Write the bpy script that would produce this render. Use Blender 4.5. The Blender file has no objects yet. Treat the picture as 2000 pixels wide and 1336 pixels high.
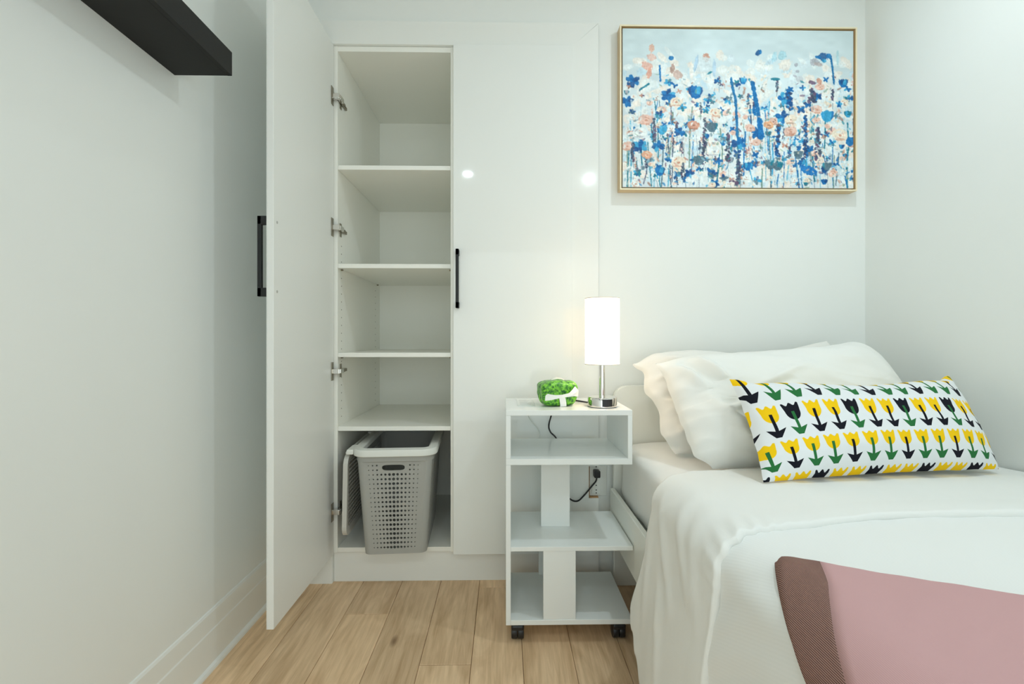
import bpy, bmesh, math, random
import numpy as np
from mathutils import Vector, Matrix, noise
from math import pi, sin, cos, radians, sqrt
R = random.Random(7)
SC = bpy.context.scene
COL = SC.collection

# ------------------------------------------------------------------ camera, light, exposure
cam_d = bpy.data.cameras.new('camera')
cam = bpy.data.objects.new('camera', cam_d); COL.objects.link(cam)
cam.location = (0, 0, .978)
cam.rotation_euler = (radians(90), 0, radians(-1.0))
cam_d.sensor_width = 36; cam_d.lens = 905 / 2000 * 36
cam_d.shift_x = -2 / 2000; cam_d.shift_y = -7 / 2000
cam_d.clip_start = .02
SC.camera = cam
SC.view_settings.view_transform = 'Standard'; SC.view_settings.look = 'None'
SC.view_settings.gamma = 1; SC.view_settings.use_curve_mapping = False
SC.view_settings.exposure = -0.40
SC.cycles.diffuse_bounces = 10; SC.cycles.max_bounces = 14; SC.cycles.caustics_reflective = False
SC.cycles.sample_clamp_indirect = 4
w = bpy.data.worlds.new('world'); SC.world = w; w.use_nodes = True
w.node_tree.nodes['Background'].inputs[0].default_value = (.8, .9, 1, 1)
w.node_tree.nodes['Background'].inputs[1].default_value = .3
LIGHT_COL = (.82, .945, 1.0)
CEIL = 2.45
SPOTS = [(-.33, -.44, 4.6, 'recessed ceiling spotlight mirrored in the glossy closed wardrobe door'),
         (.77, -.53, 4.6, 'recessed ceiling spotlight mirrored in the glossy casing beside the wardrobe door'),
         (.90, 1.08, 9.0, 'recessed ceiling spotlight over the bed head')]

def area(name, loc, rot, size, power, col, shape='DISK', spread=180):
    l = bpy.data.lights.new(name, 'AREA'); l.shape = shape; l.size = size
    l.energy = power; l.color = col; l.spread = radians(spread)
    o = bpy.data.objects.new(name, l); COL.objects.link(o); o.location = loc; o.rotation_euler = rot
    return o
for i, (x, y, p, lab) in enumerate(SPOTS):
    area('ceiling_spot_light', (x, y, CEIL - .012), (0, 0, 0), .075, p, LIGHT_COL)
SIDE_FILL_POWER = 5
wl = area('added_side_fill', (1.52, -.9, 1.45), (0, radians(90), 0), 1.3, SIDE_FILL_POWER, (.82, .95, 1.0), 'RECTANGLE')  # added fill source in the right wall, unseen, brightens the room
wl.data.size_y = 1.1
FRONT_FILL_POWER = 28
wg = area('added_front_fill', (.3, -1.54, 1.0), (radians(90), 0, 0), 2.2, FRONT_FILL_POWER, (.82, .95, 1.0), 'RECTANGLE')  # added fill source behind the camera, lifts the low front surfaces
wg.data.size_y = 1.9

# ------------------------------------------------------------------ materials
def srgb(r, g, b):
    f = lambda c: c / 12.92 if c <= .04045 else ((c + .055) / 1.055) ** 2.4
    return (f(r / 255), f(g / 255), f(b / 255), 1)
def mat(name, col, rough=.5, spec=.5, metal=0, coat=0, bump=0, bscale=80, var=0, vscale=6):
    m = bpy.data.materials.new(name); m.use_nodes = True
    nt = m.node_tree; b = nt.nodes['Principled BSDF']
    b.inputs['Base Color'].default_value = col; b.inputs['Roughness'].default_value = rough
    b.inputs['Specular IOR Level'].default_value = spec; b.inputs['Metallic'].default_value = metal
    b.inputs['Coat Weight'].default_value = coat; b.inputs['Coat Roughness'].default_value = .04
    tc = nt.nodes.new('ShaderNodeTexCoord')
    if var:
        n = nt.nodes.new('ShaderNodeTexNoise'); n.inputs['Scale'].default_value = vscale; n.inputs['Detail'].default_value = 5
        nt.links.new(tc.outputs['Object'], n.inputs['Vector'])
        mx = nt.nodes.new('ShaderNodeMix'); mx.data_type = 'RGBA'
        mx.inputs[6].default_value = tuple(c * (1 - var) for c in col[:3]) + (1,)
        mx.inputs[7].default_value = tuple(min(1, c * (1 + var)) for c in col[:3]) + (1,)
        nt.links.new(n.outputs['Fac'], mx.inputs[0]); nt.links.new(mx.outputs[2], b.inputs['Base Color'])
    if bump:
        n = nt.nodes.new('ShaderNodeTexNoise'); n.inputs['Scale'].default_value = bscale; n.inputs['Detail'].default_value = 4
        nt.links.new(tc.outputs['Object'], n.inputs['Vector'])
        bp = nt.nodes.new('ShaderNodeBump'); bp.inputs['Strength'].default_value = bump; bp.inputs['Distance'].default_value = .002
        nt.links.new(n.outputs['Fac'], bp.inputs['Height']); nt.links.new(bp.outputs[0], b.inputs['Normal'])
    return m
def emit(name, col, s):
    m = bpy.data.materials.new(name); m.use_nodes = True
    b = m.node_tree.nodes['Principled BSDF']; b.inputs['Base Color'].default_value = (.8, .8, .8, 1)
    b.inputs['Emission Color'].default_value = col; b.inputs['Emission Strength'].default_value = s
    return m
M = {}
M['wall'] = mat('wall_paint', (.80, .822, .803, 1), .42, .35, bump=.05, bscale=220, var=.01)
M['wallL'] = mat('wall_paint_satin', (.80, .822, .803, 1), .30, .4, bump=.03, bscale=200, var=.01)
M['ceil'] = mat('ceiling_paint', (.82, .82, .8, 1), .8, .2, bump=.03)
M['trim'] = mat('trim_gloss_paint', (.80, .815, .79, 1), .10, .32, var=.005)
M['gloss'] = mat('door_gloss_white', (.80, .82, .80, 1), .05, .32, var=.006)
M['melamine'] = mat('white_melamine', (.84, .84, .79, 1), .33, .4, bump=.03, bscale=400, var=.008)
M['doorin'] = mat('door_inner_melamine', (.80, .81, .785, 1), .38, .4, bump=.04, bscale=500, var=.008)
M['nstand'] = mat('nightstand_white', (.80, .83, .82, 1), .22, .45, bump=.02, bscale=300, var=.006)
M['bedwhite'] = mat('bed_frame_white', (.80, .81, .76, 1), .35, .4, bump=.02, var=.008)
M['black'] = mat('matte_black', (.009, .010, .010, 1), .5, .4, bump=.05, bscale=120, var=.15)
M['shelf'] = mat('black_shelf', (.010, .010, .009, 1), .6, .35, bump=.1, bscale=60, var=.2, vscale=12)
M['blackpl'] = mat('black_plastic', (.012, .012, .013, 1), .4, .5, bump=.03)
M['chrome'] = mat('chrome', (.78, .76, .73, 1), .06, .5, metal=1, var=.01)
M['nickel'] = mat('hinge_nickel', (.30, .27, .21, 1), .3, .5, metal=1, var=.1)
M['pin'] = mat('pin_hole', (.16, .15, .12, 1), .7, .2, var=.1)
M['capgrey'] = mat('cap_grey', (.45, .45, .43, 1), .5, var=.05)
M['gold'] = mat('frame_gold', (.66, .48, .26, 1), .34, .5, metal=.15, bump=.06, bscale=150, var=.06, vscale=30)
M['goldlip'] = mat('frame_lip', (.86, .76, .54, 1), .3, .5, metal=.1, bump=.05, bscale=150, var=.05, vscale=30)
M['gap'] = mat('frame_gap', (.03, .03, .035, 1), .8, .2, var=.1)
M['sheet'] = mat('white_cotton', (.82, .825, .81, 1), .9, .15, bump=.12, bscale=600, var=.01)
M['pillow'] = mat('pillow_cotton', (.82, .825, .795, 1), .9, .15, bump=.12, bscale=500, var=.01)
M['pillow2'] = mat('pillow_cotton_lamplit', (.81, .80, .765, 1), .9, .15, bump=.12, bscale=500, var=.01)  # white cotton, warm lamplight tint put into the base colour
M['basket'] = mat('grey_plastic', srgb(166, 167, 163), .45, .4, bump=.04, bscale=90, var=.02)
M['basketrim'] = mat('light_grey_plastic', srgb(222, 224, 219), .4, .4, bump=.03, var=.01)
M['baskin'] = mat('basket_lid_grey', srgb(140, 138, 132), .45, .4, bump=.04, var=.02)
M['plate'] = mat('outlet_white', (.75, .76, .72, 1), .3, .5, var=.01)
M['socket'] = mat('socket_slot', (.04, .04, .04, 1), .5, .3, var=.1)
M['rawwood'] = mat('raw_wood', (.42, .25, .12, 1), .8, .2, bump=.2, bscale=60, var=.2, vscale=40)
M['brownedge'] = mat('notch_brown_wood', (.42, .36, .30, 1), .8, .2, bump=.1, bscale=60, var=.1, vscale=30)  # brown wood tone for the notch edges
M['paper'] = mat('white_paper', (.80, .82, .79, 1), .6, .3, var=.02)
M['ribbon'] = mat('white_ribbon', (.85, .86, .84, 1), .5, .4, bump=.08, bscale=300, var=.01)
M['tissue'] = mat('white_tissue', (.88, .88, .82, 1), .9, .1, bump=.2, bscale=100, var=.02)
M['cordw'] = mat('white_cord', (.72, .74, .70, 1), .5, .4, var=.02)
M['floorbase'] = mat('floor_joint_dark', (.10, .065, .035, 1), .8, .2, var=.1)
M['spot'] = emit('spot_lens', (.95, 1, .97, 1), 14)
M['shade'] = emit('lamp_shade_glow', (1, .74, .49, 1), 5.0)
M['bulb'] = emit('lamp_bulb_glow', (1, .74, .48, 1), 22)
M['hem'] = mat('shade_hem', (.75, .70, .62, 1), .8, .2, var=.02)

# ------------------------------------------------------------------ node expression helper
class E:
    def __init__(s, nt, sock): s.nt, s.s = nt, sock
    def _op(s, op, *a):
        n = s.nt.nodes.new('ShaderNodeMath'); n.operation = op
        for i, v in enumerate((s,) + a):
            if isinstance(v, E): s.nt.links.new(v.s, n.inputs[i])
            else: n.inputs[i].default_value = v
        return E(s.nt, n.outputs[0])
    def __add__(s, o): return s._op('ADD', o)
    def __sub__(s, o): return s._op('SUBTRACT', o)
    def __mul__(s, o): return s._op('MULTIPLY', o)
    def lt(s, o): return s._op('LESS_THAN', o)
    def gt(s, o): return s._op('GREATER_THAN', o)
    def fl(s): return s._op('FLOOR')
    def ab(s): return s._op('ABSOLUTE')
    def mod(s, k): return s._op('FLOORED_MODULO', k)
    def cos(s): return s._op('COSINE')
    def mx(s, o): return s._op('MAXIMUM', o)
    def mn(s, o): return s._op('MINIMUM', o)
def mixc(nt, fac, a, b):
    n = nt.nodes.new('ShaderNodeMix'); n.data_type = 'RGBA'
    nt.links.new(fac.s, n.inputs[0])
    for i, v in ((6, a), (7, b)):
        if isinstance(v, tuple): n.inputs[i].default_value = v
        else: nt.links.new(v, n.inputs[i])
    return n.outputs[2]

def tulip_mat():
    m = mat('tulip_print_cotton', (.77, .80, .82, 1), .85, .15, bump=.1, bscale=600)
    nt = m.node_tree; b = nt.nodes['Principled BSDF']
    uv = nt.nodes.new('ShaderNodeUVMap'); sp = nt.nodes.new('ShaderNodeSeparateXYZ')
    nt.links.new(uv.outputs[0], sp.inputs[0])
    U, V = E(nt, sp.outputs[0]), E(nt, sp.outputs[1])
    V3 = V * V * V
    V2 = V * 4.6 + .80 - V * V * 2.0 + V3 * V3 * .35
    row = V2.fl(); Yc = V2 - row
    W1 = V * -1.0 + 1.0
    U2 = U * 13.6 + row * .33 + V * .25 - W1 * W1 * W1 * W1 * W1 * W1 * .45
    colm = U2.fl(); X = (U2 - colm - .5) * .56
    ax = X.ab()
    # head: rounded cup with three teeth
    top = (X * (2 * pi / .188)).cos() * .036 + .900
    wid = (Yc - .72) * .14 + .192
    upper = Yc.gt(.70) * Yc.lt(top) * ax.lt(wid)
    ex = X * (1 / .192); ey = (Yc - .71) * (1 / .235)
    lower = (ex * ex + ey * ey).lt(1.0) * Yc.lt(.705)
    head = upper.mx(lower)
    stem = ax.lt(.040) * Yc.gt(.10) * Yc.lt(.71)
    arrow = ax.lt((Yc - .04) * .62 + .062) * Yc.lt(ax * .36 + .225) * Yc.gt(.05)
    sa = stem.mx(arrow)
    odd = row.mod(2.0).gt(.5)                 # rows with only yellow heads
    c3 = (colm + 30.0).mod(3.0)
    blackhead = c3.gt(1.5) * (odd * -1.0 + 1.0)
    stemgreen = blackhead.mx(odd * ((c3 - 1.0).ab().gt(.5)))
    Yl, Bk, Gr, Wh = srgb(244, 200, 20), srgb(22, 24, 34), srgb(44, 112, 62), (.77, .80, .82, 1)
    hc = mixc(nt, blackhead, Yl, Bk); st = mixc(nt, stemgreen, Bk, Gr)
    c = mixc(nt, head, Wh, hc); c = mixc(nt, sa, c, st)
    nt.links.new(c, b.inputs['Base Color'])
    return m
M['tulip'] = tulip_mat()

def attr_mat(name, rough=.6):
    m = mat(name, (1, 1, 1, 1), rough, .3, bump=.25, bscale=120)
    nt = m.node_tree; a = nt.nodes.new('ShaderNodeVertexColor'); a.layer_name = 'paint'
    nt.links.new(a.outputs[0], nt.nodes['Principled BSDF'].inputs['Base Color'])
    return m
M['canvas'] = attr_mat('painted_canvas')

def wood_mat():
    m = bpy.data.materials.new('oak_plank'); m.use_nodes = True
    nt = m.node_tree; b = nt.nodes['Principled BSDF']; L = nt.links.new
    b.inputs['Roughness'].default_value = .38; b.inputs['Specular IOR Level'].default_value = .4
    oi = nt.nodes.new('ShaderNodeObjectInfo'); tc = nt.nodes.new('ShaderNodeTexCoord')
    off = nt.nodes.new('ShaderNodeVectorMath'); off.operation = 'MULTIPLY_ADD'
    cx = nt.nodes.new('ShaderNodeCombineXYZ')
    for i in range(3): L(oi.outputs['Random'], cx.inputs[i])
    L(cx.outputs[0], off.inputs[0]); off.inputs[1].default_value = (17, 31, 9); L(tc.outputs['Object'], off.inputs[2])
    mp = nt.nodes.new('ShaderNodeMapping'); mp.inputs['Scale'].default_value = (80, 4.5, 10); L(off.outputs[0], mp.inputs[0])
    n1 = nt.nodes.new('ShaderNodeTexNoise'); n1.inputs['Scale'].default_value = 1.6; n1.inputs['Detail'].default_value = 8; n1.inputs['Distortion'].default_value = .9
    L(mp.outputs[0], n1.inputs['Vector'])
    mp2 = nt.nodes.new('ShaderNodeMapping'); mp2.inputs['Scale'].default_value = (11, 2.4, 5); L(off.outputs[0], mp2.inputs[0])
    n2 = nt.nodes.new('ShaderNodeTexNoise'); n2.inputs['Scale'].default_value = 1.2; n2.inputs['Detail'].default_value = 5; n2.inputs['Distortion'].default_value = 1.6
    L(mp2.outputs[0], n2.inputs['Vector'])
    wv = nt.nodes.new('ShaderNodeTexWave'); wv.inputs['Scale'].default_value = 1.1; wv.inputs['Distortion'].default_value = 7; wv.inputs['Detail'].default_value = 3
    L(mp2.outputs[0], wv.inputs['Vector'])
    r = nt.nodes.new('ShaderNodeValToRGB'); e = r.color_ramp.elements
    e[0].position = .34; e[0].color = (.55, .36, .20, 1); e[1].position = .68; e[1].color = (.86, .625, .40, 1)
    x = nt.nodes.new('ShaderNodeMath'); x.operation = 'ADD'
    a1 = nt.nodes.new('ShaderNodeMath'); a1.operation = 'MULTIPLY_ADD'; a1.inputs[1].default_value = .60; L(n2.outputs['Fac'], a1.inputs[0])
    a2 = nt.nodes.new('ShaderNodeMath'); a2.operation = 'MULTIPLY'; a2.inputs[1].default_value = .05; L(wv.outputs['Fac'], a2.inputs[0]); L(a2.outputs[0], a1.inputs[2])
    a3 = nt.nodes.new('ShaderNodeMath'); a3.operation = 'MULTIPLY'; a3.inputs[1].default_value = .36; L(n1.outputs['Fac'], a3.inputs[0])
    L(a1.outputs[0], x.inputs[0]); L(a3.outputs[0], x.inputs[1]); L(x.outputs[0], r.inputs[0])
    # knots
    vo = nt.nodes.new('ShaderNodeTexVoronoi'); vo.inputs['Scale'].default_value = 1.0
    mp3 = nt.nodes.new('ShaderNodeMapping'); mp3.inputs['Scale'].default_value = (7, 2.8, 4); L(off.outputs[0], mp3.inputs[0]); L(mp3.outputs[0], vo.inputs['Vector'])
    k = nt.nodes.new('ShaderNodeValToRGB'); k.color_ramp.elements[0].position = .02; k.color_ramp.elements[0].color = (1, 1, 1, 1)
    k.color_ramp.elements[1].position = .10; k.color_ramp.elements[1].color = (0, 0, 0, 1); L(vo.outputs['Distance'], k.inputs[0])
    mk = nt.nodes.new('ShaderNodeMix'); mk.data_type = 'RGBA'; mk.inputs[7].default_value = (.17, .09, .04, 1)
    ks = nt.nodes.new('ShaderNodeMath'); ks.operation = 'MULTIPLY'; ks.inputs[1].default_value = .75; L(k.outputs[0], ks.inputs[0])
    L(ks.outputs[0], mk.inputs[0]); L(r.outputs[0], mk.inputs[6])
    hs = nt.nodes.new('ShaderNodeHueSaturation'); L(mk.outputs[2], hs.inputs['Color'])
    mr = nt.nodes.new('ShaderNodeMapRange'); mr.inputs[3].default_value = .86; mr.inputs[4].default_value = 1.12; L(oi.outputs['Random'], mr.inputs[0])
    L(mr.outputs[0], hs.inputs['Value']); L(hs.outputs[0], b.inputs['Base Color'])
    bp = nt.nodes.new('ShaderNodeBump'); bp.inputs['Strength'].default_value = .12; bp.inputs['Distance'].default_value = .001
    L(n1.outputs['Fac'], bp.inputs['Height']); L(bp.outputs[0], b.inputs['Normal'])
    return m
M['oak'] = wood_mat()

def stripe_mat(name, base, var, scale, ang, rough=.9, strength=.15):
    m = mat(name, base, rough, .15)
    nt = m.node_tree; b = nt.nodes['Principled BSDF']; L = nt.links.new
    tc = nt.nodes.new('ShaderNodeUVMap'); mp = nt.nodes.new('ShaderNodeMapping'); mp.inputs['Rotation'].default_value = (0, 0, ang)
    L(tc.outputs[0], mp.inputs[0])
    wv = nt.nodes.new('ShaderNodeTexWave'); wv.inputs['Scale'].default_value = scale; wv.inputs['Distortion'].default_value = .15
    L(mp.outputs[0], wv.inputs['Vector'])
    mx = nt.nodes.new('ShaderNodeMix'); mx.data_type = 'RGBA'; mx.inputs[6].default_value = base; mx.inputs[7].default_value = var
    L(wv.outputs['Fac'], mx.inputs[0]); L(mx.outputs[2], b.inputs['Base Color'])
    bp = nt.nodes.new('ShaderNodeBump'); bp.inputs['Strength'].default_value = strength; bp.inputs['Distance'].default_value = .002
    L(wv.outputs['Fac'], bp.inputs['Height']); L(bp.outputs[0], b.inputs['Normal'])
    return m
M['duvet_body'] = stripe_mat('duvet_stripe_sateen', (.812, .828, .818, 1), (.826, .842, .832, 1), 52, radians(24), .75, .03)
M['duvet_band'] = mat('duvet_plain_cotton', (.81, .82, .80, 1), .88, .15, bump=.10, bscale=500, var=.01)
M['throw_border'] = stripe_mat('throw_twill_border', srgb(84, 58, 52), srgb(178, 140, 130), 170, radians(28), .95, .5)
M['throw_pink'] = stripe_mat('throw_pink_twill', srgb(196, 155, 157), srgb(204, 165, 166), 190, radians(28), .95, .08)

def green_mat():
    m = mat('green_leaf_print', srgb(98, 190, 40), .35, .5, bump=.15, bscale=40)
    nt = m.node_tree; b = nt.nodes['Principled BSDF']; L = nt.links.new
    tc = nt.nodes.new('ShaderNodeTexCoord')
    n = nt.nodes.new('ShaderNodeTexNoise'); n.inputs['Scale'].default_value = 85; n.inputs['Detail'].default_value = 3; n.inputs['Distortion'].default_value = 1.5
    v = nt.nodes.new('ShaderNodeTexVoronoi'); v.inputs['Scale'].default_value = 75
    L(tc.outputs['Object'], n.inputs['Vector']); L(tc.outputs['Object'], v.inputs['Vector'])
    ad = nt.nodes.new('ShaderNodeMath'); ad.operation = 'MULTIPLY_ADD'; ad.inputs[1].default_value = -.45; L(v.outputs['Distance'], ad.inputs[0]); L(n.outputs['Fac'], ad.inputs[2])
    r = nt.nodes.new('ShaderNodeValToRGB'); e = r.color_ramp.elements
    e[0].position = .14; e[0].color = srgb(128, 200, 62); e[1].position = .43; e[1].color = srgb(30, 96, 42)
    q = e.new(.25); q.color = srgb(92, 168, 44)
    L(ad.outputs[0], r.inputs[0]); L(r.outputs[0], b.inputs['Base Color'])
    return m
M['green'] = green_mat()

# ------------------------------------------------------------------ mesh helpers
ROOT = {}
class MB:
    def __init__(s): s.bm = bmesh.new()
    def box(s, x0, x1, y0, y1, z0, z1, bev=0, seg=2, rot=None, piv=None):
        r = bmesh.ops.create_cube(s.bm, size=1)
        vs = r['verts']
        for v in vs:
            v.co = Vector(((x0 + x1) / 2 + v.co.x * (x1 - x0), (y0 + y1) / 2 + v.co.y * (y1 - y0), (z0 + z1) / 2 + v.co.z * (z1 - z0)))
        if bev:
            es = list({e for v in vs for e in v.link_edges})
            rr = bmesh.ops.bevel(s.bm, geom=es, offset=bev, segments=seg, profile=.5, affect='EDGES')
            vs = [v for v in rr['verts']]
        if rot is not None:
            vv = set(vs)
            for f in list(s.bm.faces):
                pass
            bmesh.ops.rotate(s.bm, cent=piv or Vector(((x0 + x1) / 2, (y0 + y1) / 2, (z0 + z1) / 2)), matrix=rot, verts=list(vv))
        return s
    def cyl(s, c, r, h, axis='Z', n=24, r2=None, bev=0, cap=True):
        rr = bmesh.ops.create_cone(s.bm, cap_ends=cap, segments=n, radius1=r, radius2=r if r2 is None else r2, depth=h)
        vs = rr['verts']
        if axis == 'X': bmesh.ops.rotate(s.bm, matrix=Matrix.Rotation(pi / 2, 3, 'Y'), verts=vs)
        if axis == 'Y': bmesh.ops.rotate(s.bm, matrix=Matrix.Rotation(-pi / 2, 3, 'X'), verts=vs)
        bmesh.ops.translate(s.bm, vec=Vector(c), verts=vs)
        if bev:
            es = [e for e in {e for v in vs for e in v.link_edges} if len(e.link_faces) == 2 and e.calc_face_angle(0) > .8]
            bmesh.ops.bevel(s.bm, geom=es, offset=bev, segments=2, profile=.5, affect='EDGES')
        return s
    def lathe(s, c, prof, n=40):
        c = Vector(c); rings = []
        for r, z in prof:
            rings.append([s.bm.verts.new(c + Vector((max(r, 1e-4) * cos(2 * pi * i / n), max(r, 1e-4) * sin(2 * pi * i / n), z))) for i in range(n)])
        for a, b in zip(rings, rings[1:]):
            for i in range(n): s.bm.faces.new((a[i], a[(i + 1) % n], b[(i + 1) % n], b[i]))
        return s
    def tube(s, pts, r, n=8):
        pts = [Vector(p) for p in pts]
        # catmull-rom resample
        out = []
        for i in range(len(pts) - 1):
            p0 = pts[max(i - 1, 0)]; p1 = pts[i]; p2 = pts[i + 1]; p3 = pts[min(i + 2, len(pts) - 1)]
            for k in range(6):
                t = k / 6
                out.append(.5 * ((2 * p1) + (p2 - p0) * t + (2 * p0 - 5 * p1 + 4 * p2 - p3) * t * t + (3 * p1 - p0 - 3 * p2 + p3) * t ** 3))
        out.append(pts[-1])
        rings = []; up = Vector((.13, .31, .94)).normalized()
        for i, p in enumerate(out):
            d = (out[min(i + 1, len(out) - 1)] - out[max(i - 1, 0)]).normalized()
            a = d.cross(up).normalized(); b = d.cross(a).normalized()
            rings.append([s.bm.verts.new(p + a * r * cos(2 * pi * k / n) + b * r * sin(2 * pi * k / n)) for k in range(n)])
        for a, b in zip(rings, rings[1:]):
            for k in range(n): s.bm.faces.new((a[k], a[(k + 1) % n], b[(k + 1) % n], b[k]))
        s.bm.faces.new(rings[0][::-1]); s.bm.faces.new(rings[-1])
        return s
    def prism(s, pts, axis, a, b):
        """polygon pts (2d) extruded along axis from a to b"""
        def mk(p, t):
            return Vector({'X': (t, p[0], p[1]), 'Y': (p[0], t, p[1]), 'Z': (p[0], p[1], t)}[axis])
        A = [s.bm.verts.new(mk(p, a)) for p in pts]; B = [s.bm.verts.new(mk(p, b)) for p in pts]
        n = len(pts)
        for i in range(n): s.bm.faces.new((A[i], A[(i + 1) % n], B[(i + 1) % n], B[i]))
        s.bm.faces.new(A[::-1]); s.bm.faces.new(B)
        return s
    def grid(s, nu, nv, fn, uvfn=None):
        vs = [[s.bm.verts.new(fn(i / nu, j / nv)) for j in range(nv + 1)] for i in range(nu + 1)]
        uvl = s.bm.loops.layers.uv.verify()
        for i in range(nu):
            for j in range(nv):
                f = s.bm.faces.new((vs[i][j], vs[i + 1][j], vs[i + 1][j + 1], vs[i][j + 1]))
                for l, (a, b) in zip(f.loops, ((i, j), (i + 1, j), (i + 1, j + 1), (i, j + 1))):
                    l[uvl].uv = uvfn(a / nu, b / nv) if uvfn else (a / nu, b / nv)
        return vs
def finish(bm, smooth):
    bmesh.ops.recalc_face_normals(bm, faces=bm.faces[:])
    for f in bm.faces: f.smooth = smooth
    if smooth:
        for e in bm.edges:
            if len(e.link_faces) == 2 and e.calc_face_angle(0) > radians(38): e.smooth = False
def obj(name, mb, m, parent=None, smooth=False, local=False, solid=0, orient=None):
    bm = mb.bm
    finish(bm, smooth)
    if orient is not None:
        fl = [f for f in bm.faces if f.normal.dot(f.calc_center_median() - orient) < 0]
        bmesh.ops.reverse_faces(bm, faces=fl)
    if parent is not None:
        rl = ROOT[parent.name]
        if not local: bmesh.ops.translate(bm, vec=-rl, verts=bm.verts[:])
        loc = Vector((0, 0, 0))
    else:
        xs = [v.co for v in bm.verts]
        lo = Vector((min(v.x for v in xs), min(v.y for v in xs), min(v.z for v in xs))); hi = Vector((max(v.x for v in xs), max(v.y for v in xs), max(v.z for v in xs)))
        loc = Vector(((lo.x + hi.x) / 2, (lo.y + hi.y) / 2, lo.z)); rl = loc
        bmesh.ops.translate(bm, vec=-loc, verts=bm.verts[:])
    me = bpy.data.meshes.new(name); bm.to_mesh(me); bm.free()
    me.materials.append(m)
    o = bpy.data.objects.new(name, me); COL.objects.link(o); o.location = loc
    if parent is not None: o.parent = parent
    ROOT[o.name] = rl
    if solid:
        md = o.modifiers.new('solid', 'SOLIDIFY'); md.thickness = solid; md.offset = -1
    return o
def thing(name, label, cat, loc, rotz=0, group=None):
    o = bpy.data.objects.new(name, None); COL.objects.link(o); o.location = loc; o.rotation_euler = (0, 0, rotz)
    o.empty_display_size = .05
    o['label'] = label; o['category'] = cat
    if group: o['group'] = group
    ROOT[o.name] = Vector(loc)
    return o
def tag(o, label, cat, group=None):
    o['label'] = label; o['category'] = cat
    if group: o['group'] = group
    return o
def struct(name, mb, m, parent=None, smooth=False):
    o = obj(name, mb, m, parent, smooth); o['kind'] = 'structure'; return o

# ------------------------------------------------------------------ room shell
XL, XR, YB, YF = -.875, 1.475, 1.872, -1.6
CABT, CABX0, CABX1 = 2.24, -.875, .375
struct('wall_left', MB().box(XL - .1, XL, YF - .1, 2.62, -.06, CEIL), M['wallL'])
wr_ = MB()
for b in ((-1.7, 2.62, -.06, .78), (-1.7, 2.62, 2.12, CEIL), (-1.7, -1.47, .78, 2.12), (-.33, 2.62, .78, 2.12)):
    wr_.box(XR, XR + .1, b[0], b[1], b[2], b[3])
struct('wall_right', wr_, M['wall'])
# back wall with the niche that takes the wardrobe
wb = MB().prism([(CABX1 - .012, -.06), (XR, -.06), (XR, CEIL), (XL, CEIL), (XL, CABT - .012), (CABX1 - .012, CABT - .012)], 'Y', YB, 2.62)
struct('wall_back', wb, M['wall'])
struct('wall_front', MB().box(XL, XR, YF - .1, YF, -.06, CEIL), M['wall'])
dd_ = MB()
for b in ((-.82, 1.42, .0, .04), (-.82, 1.42, 1.98, 2.02), (-.82, -.78, .04, 1.98), (1.38, 1.42, .04, 1.98), (.28, .32, .04, 1.98)):
    dd_.box(b[0], b[1], YF, YF + .04, b[2], b[3], .003)
struct('added_window_2', dd_, M['trim'])  # unseen frame added around the front fill source
wf = MB()
for b in ((-1.47, -.33, .78, .82), (-1.47, -.33, 2.08, 2.12), (-1.47, -1.43, .82, 2.08), (-.37, -.33, .82, 2.08)):
    wf.box(XR + .005, XR + .04, b[0], b[1], b[2], b[3], .003)
struct('added_window_1', wf, M['trim'])  # unseen frame added around the side fill source
struct('ceiling', MB().box(XL - .1, XR + .1, YF - .1, 2.62, CEIL, CEIL + .08), M['ceil'])
floor = struct('floor', MB().box(XL, XR, YF, 1.885, -.06, -.006), M['floorbase'])
PW = .1557; X0 = -.1015                      # plank width and the seam that runs by the wardrobe door
def plank_mesh(wd, ln):
    mb = MB().box(-wd / 2, wd / 2, -ln / 2, ln / 2, -.006, 0)
    bm = mb.bm
    es = [e for e in bm.edges if all(v.co.z > -.001 for v in e.verts)]
    bmesh.ops.bevel(bm, geom=es, offset=.0014, segments=1, affect='EDGES')
    me = bpy.data.meshes.new('plank'); finish(bm, False); bm.to_mesh(me); bm.free(); me.materials.append(M['oak']); return me
joints = {-2: [.25, 1.64], -1: [.6], 0: [1.83, .35], -3: [.95], 1: [.8], 2: [.2, 1.45], 3: [1.1], -4: [.5, 1.72], -5: [1.2]}
joints = {-2: [.30], -1: [1.392, .1], 0: [1.822, .55], -3: [1.655, .45], -4: [.75], 1: [.9], 2: [.2, 1.2], -5: [.2], -6: [1.1]}
k = -6
while X0 + k * PW < XR:
    xa, xb = max(XL, X0 + k * PW), min(XR, X0 + (k + 1) * PW)
    if xb - xa > .01:
        ys = sorted([YF, 1.885] + joints.get(k, [R.uniform(.2, 1.4), R.uniform(-1.0, 0)]) + [R.uniform(-1.2, -.4)])
        for a, b in zip(ys, ys[1:]):
            if b - a < .01: continue
            o = bpy.data.objects.new('plank', plank_mesh(xb - xa - .0012, b - a - .0020)); COL.objects.link(o)
            o.parent = floor; o.location = Vector(((xa + xb) / 2, (a + b) / 2, 0)) - ROOT['floor']
    k += 1
# left skirting: flat board with a stepped top and a quarter round at the floor
def skirting(name, x, sgn, y0, y1):
    p = [(0, 0), (.017, 0), (.0165, .006), (.014, .012), (.009, .016), (.0075, .017), (.0075, .112), (.0055, .116), (.0055, .165), (.003, .172), (0, .174)]
    mb = MB().prism([(x + sgn * a, z) for a, z in p], 'Y', y0, y1)
    return struct(name, mb, M['trim'])
skirting('baseboard_left', XL, 1, YF, 1.86)
skirting('baseboard_right', XR, -1, YF, -.3)
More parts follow.
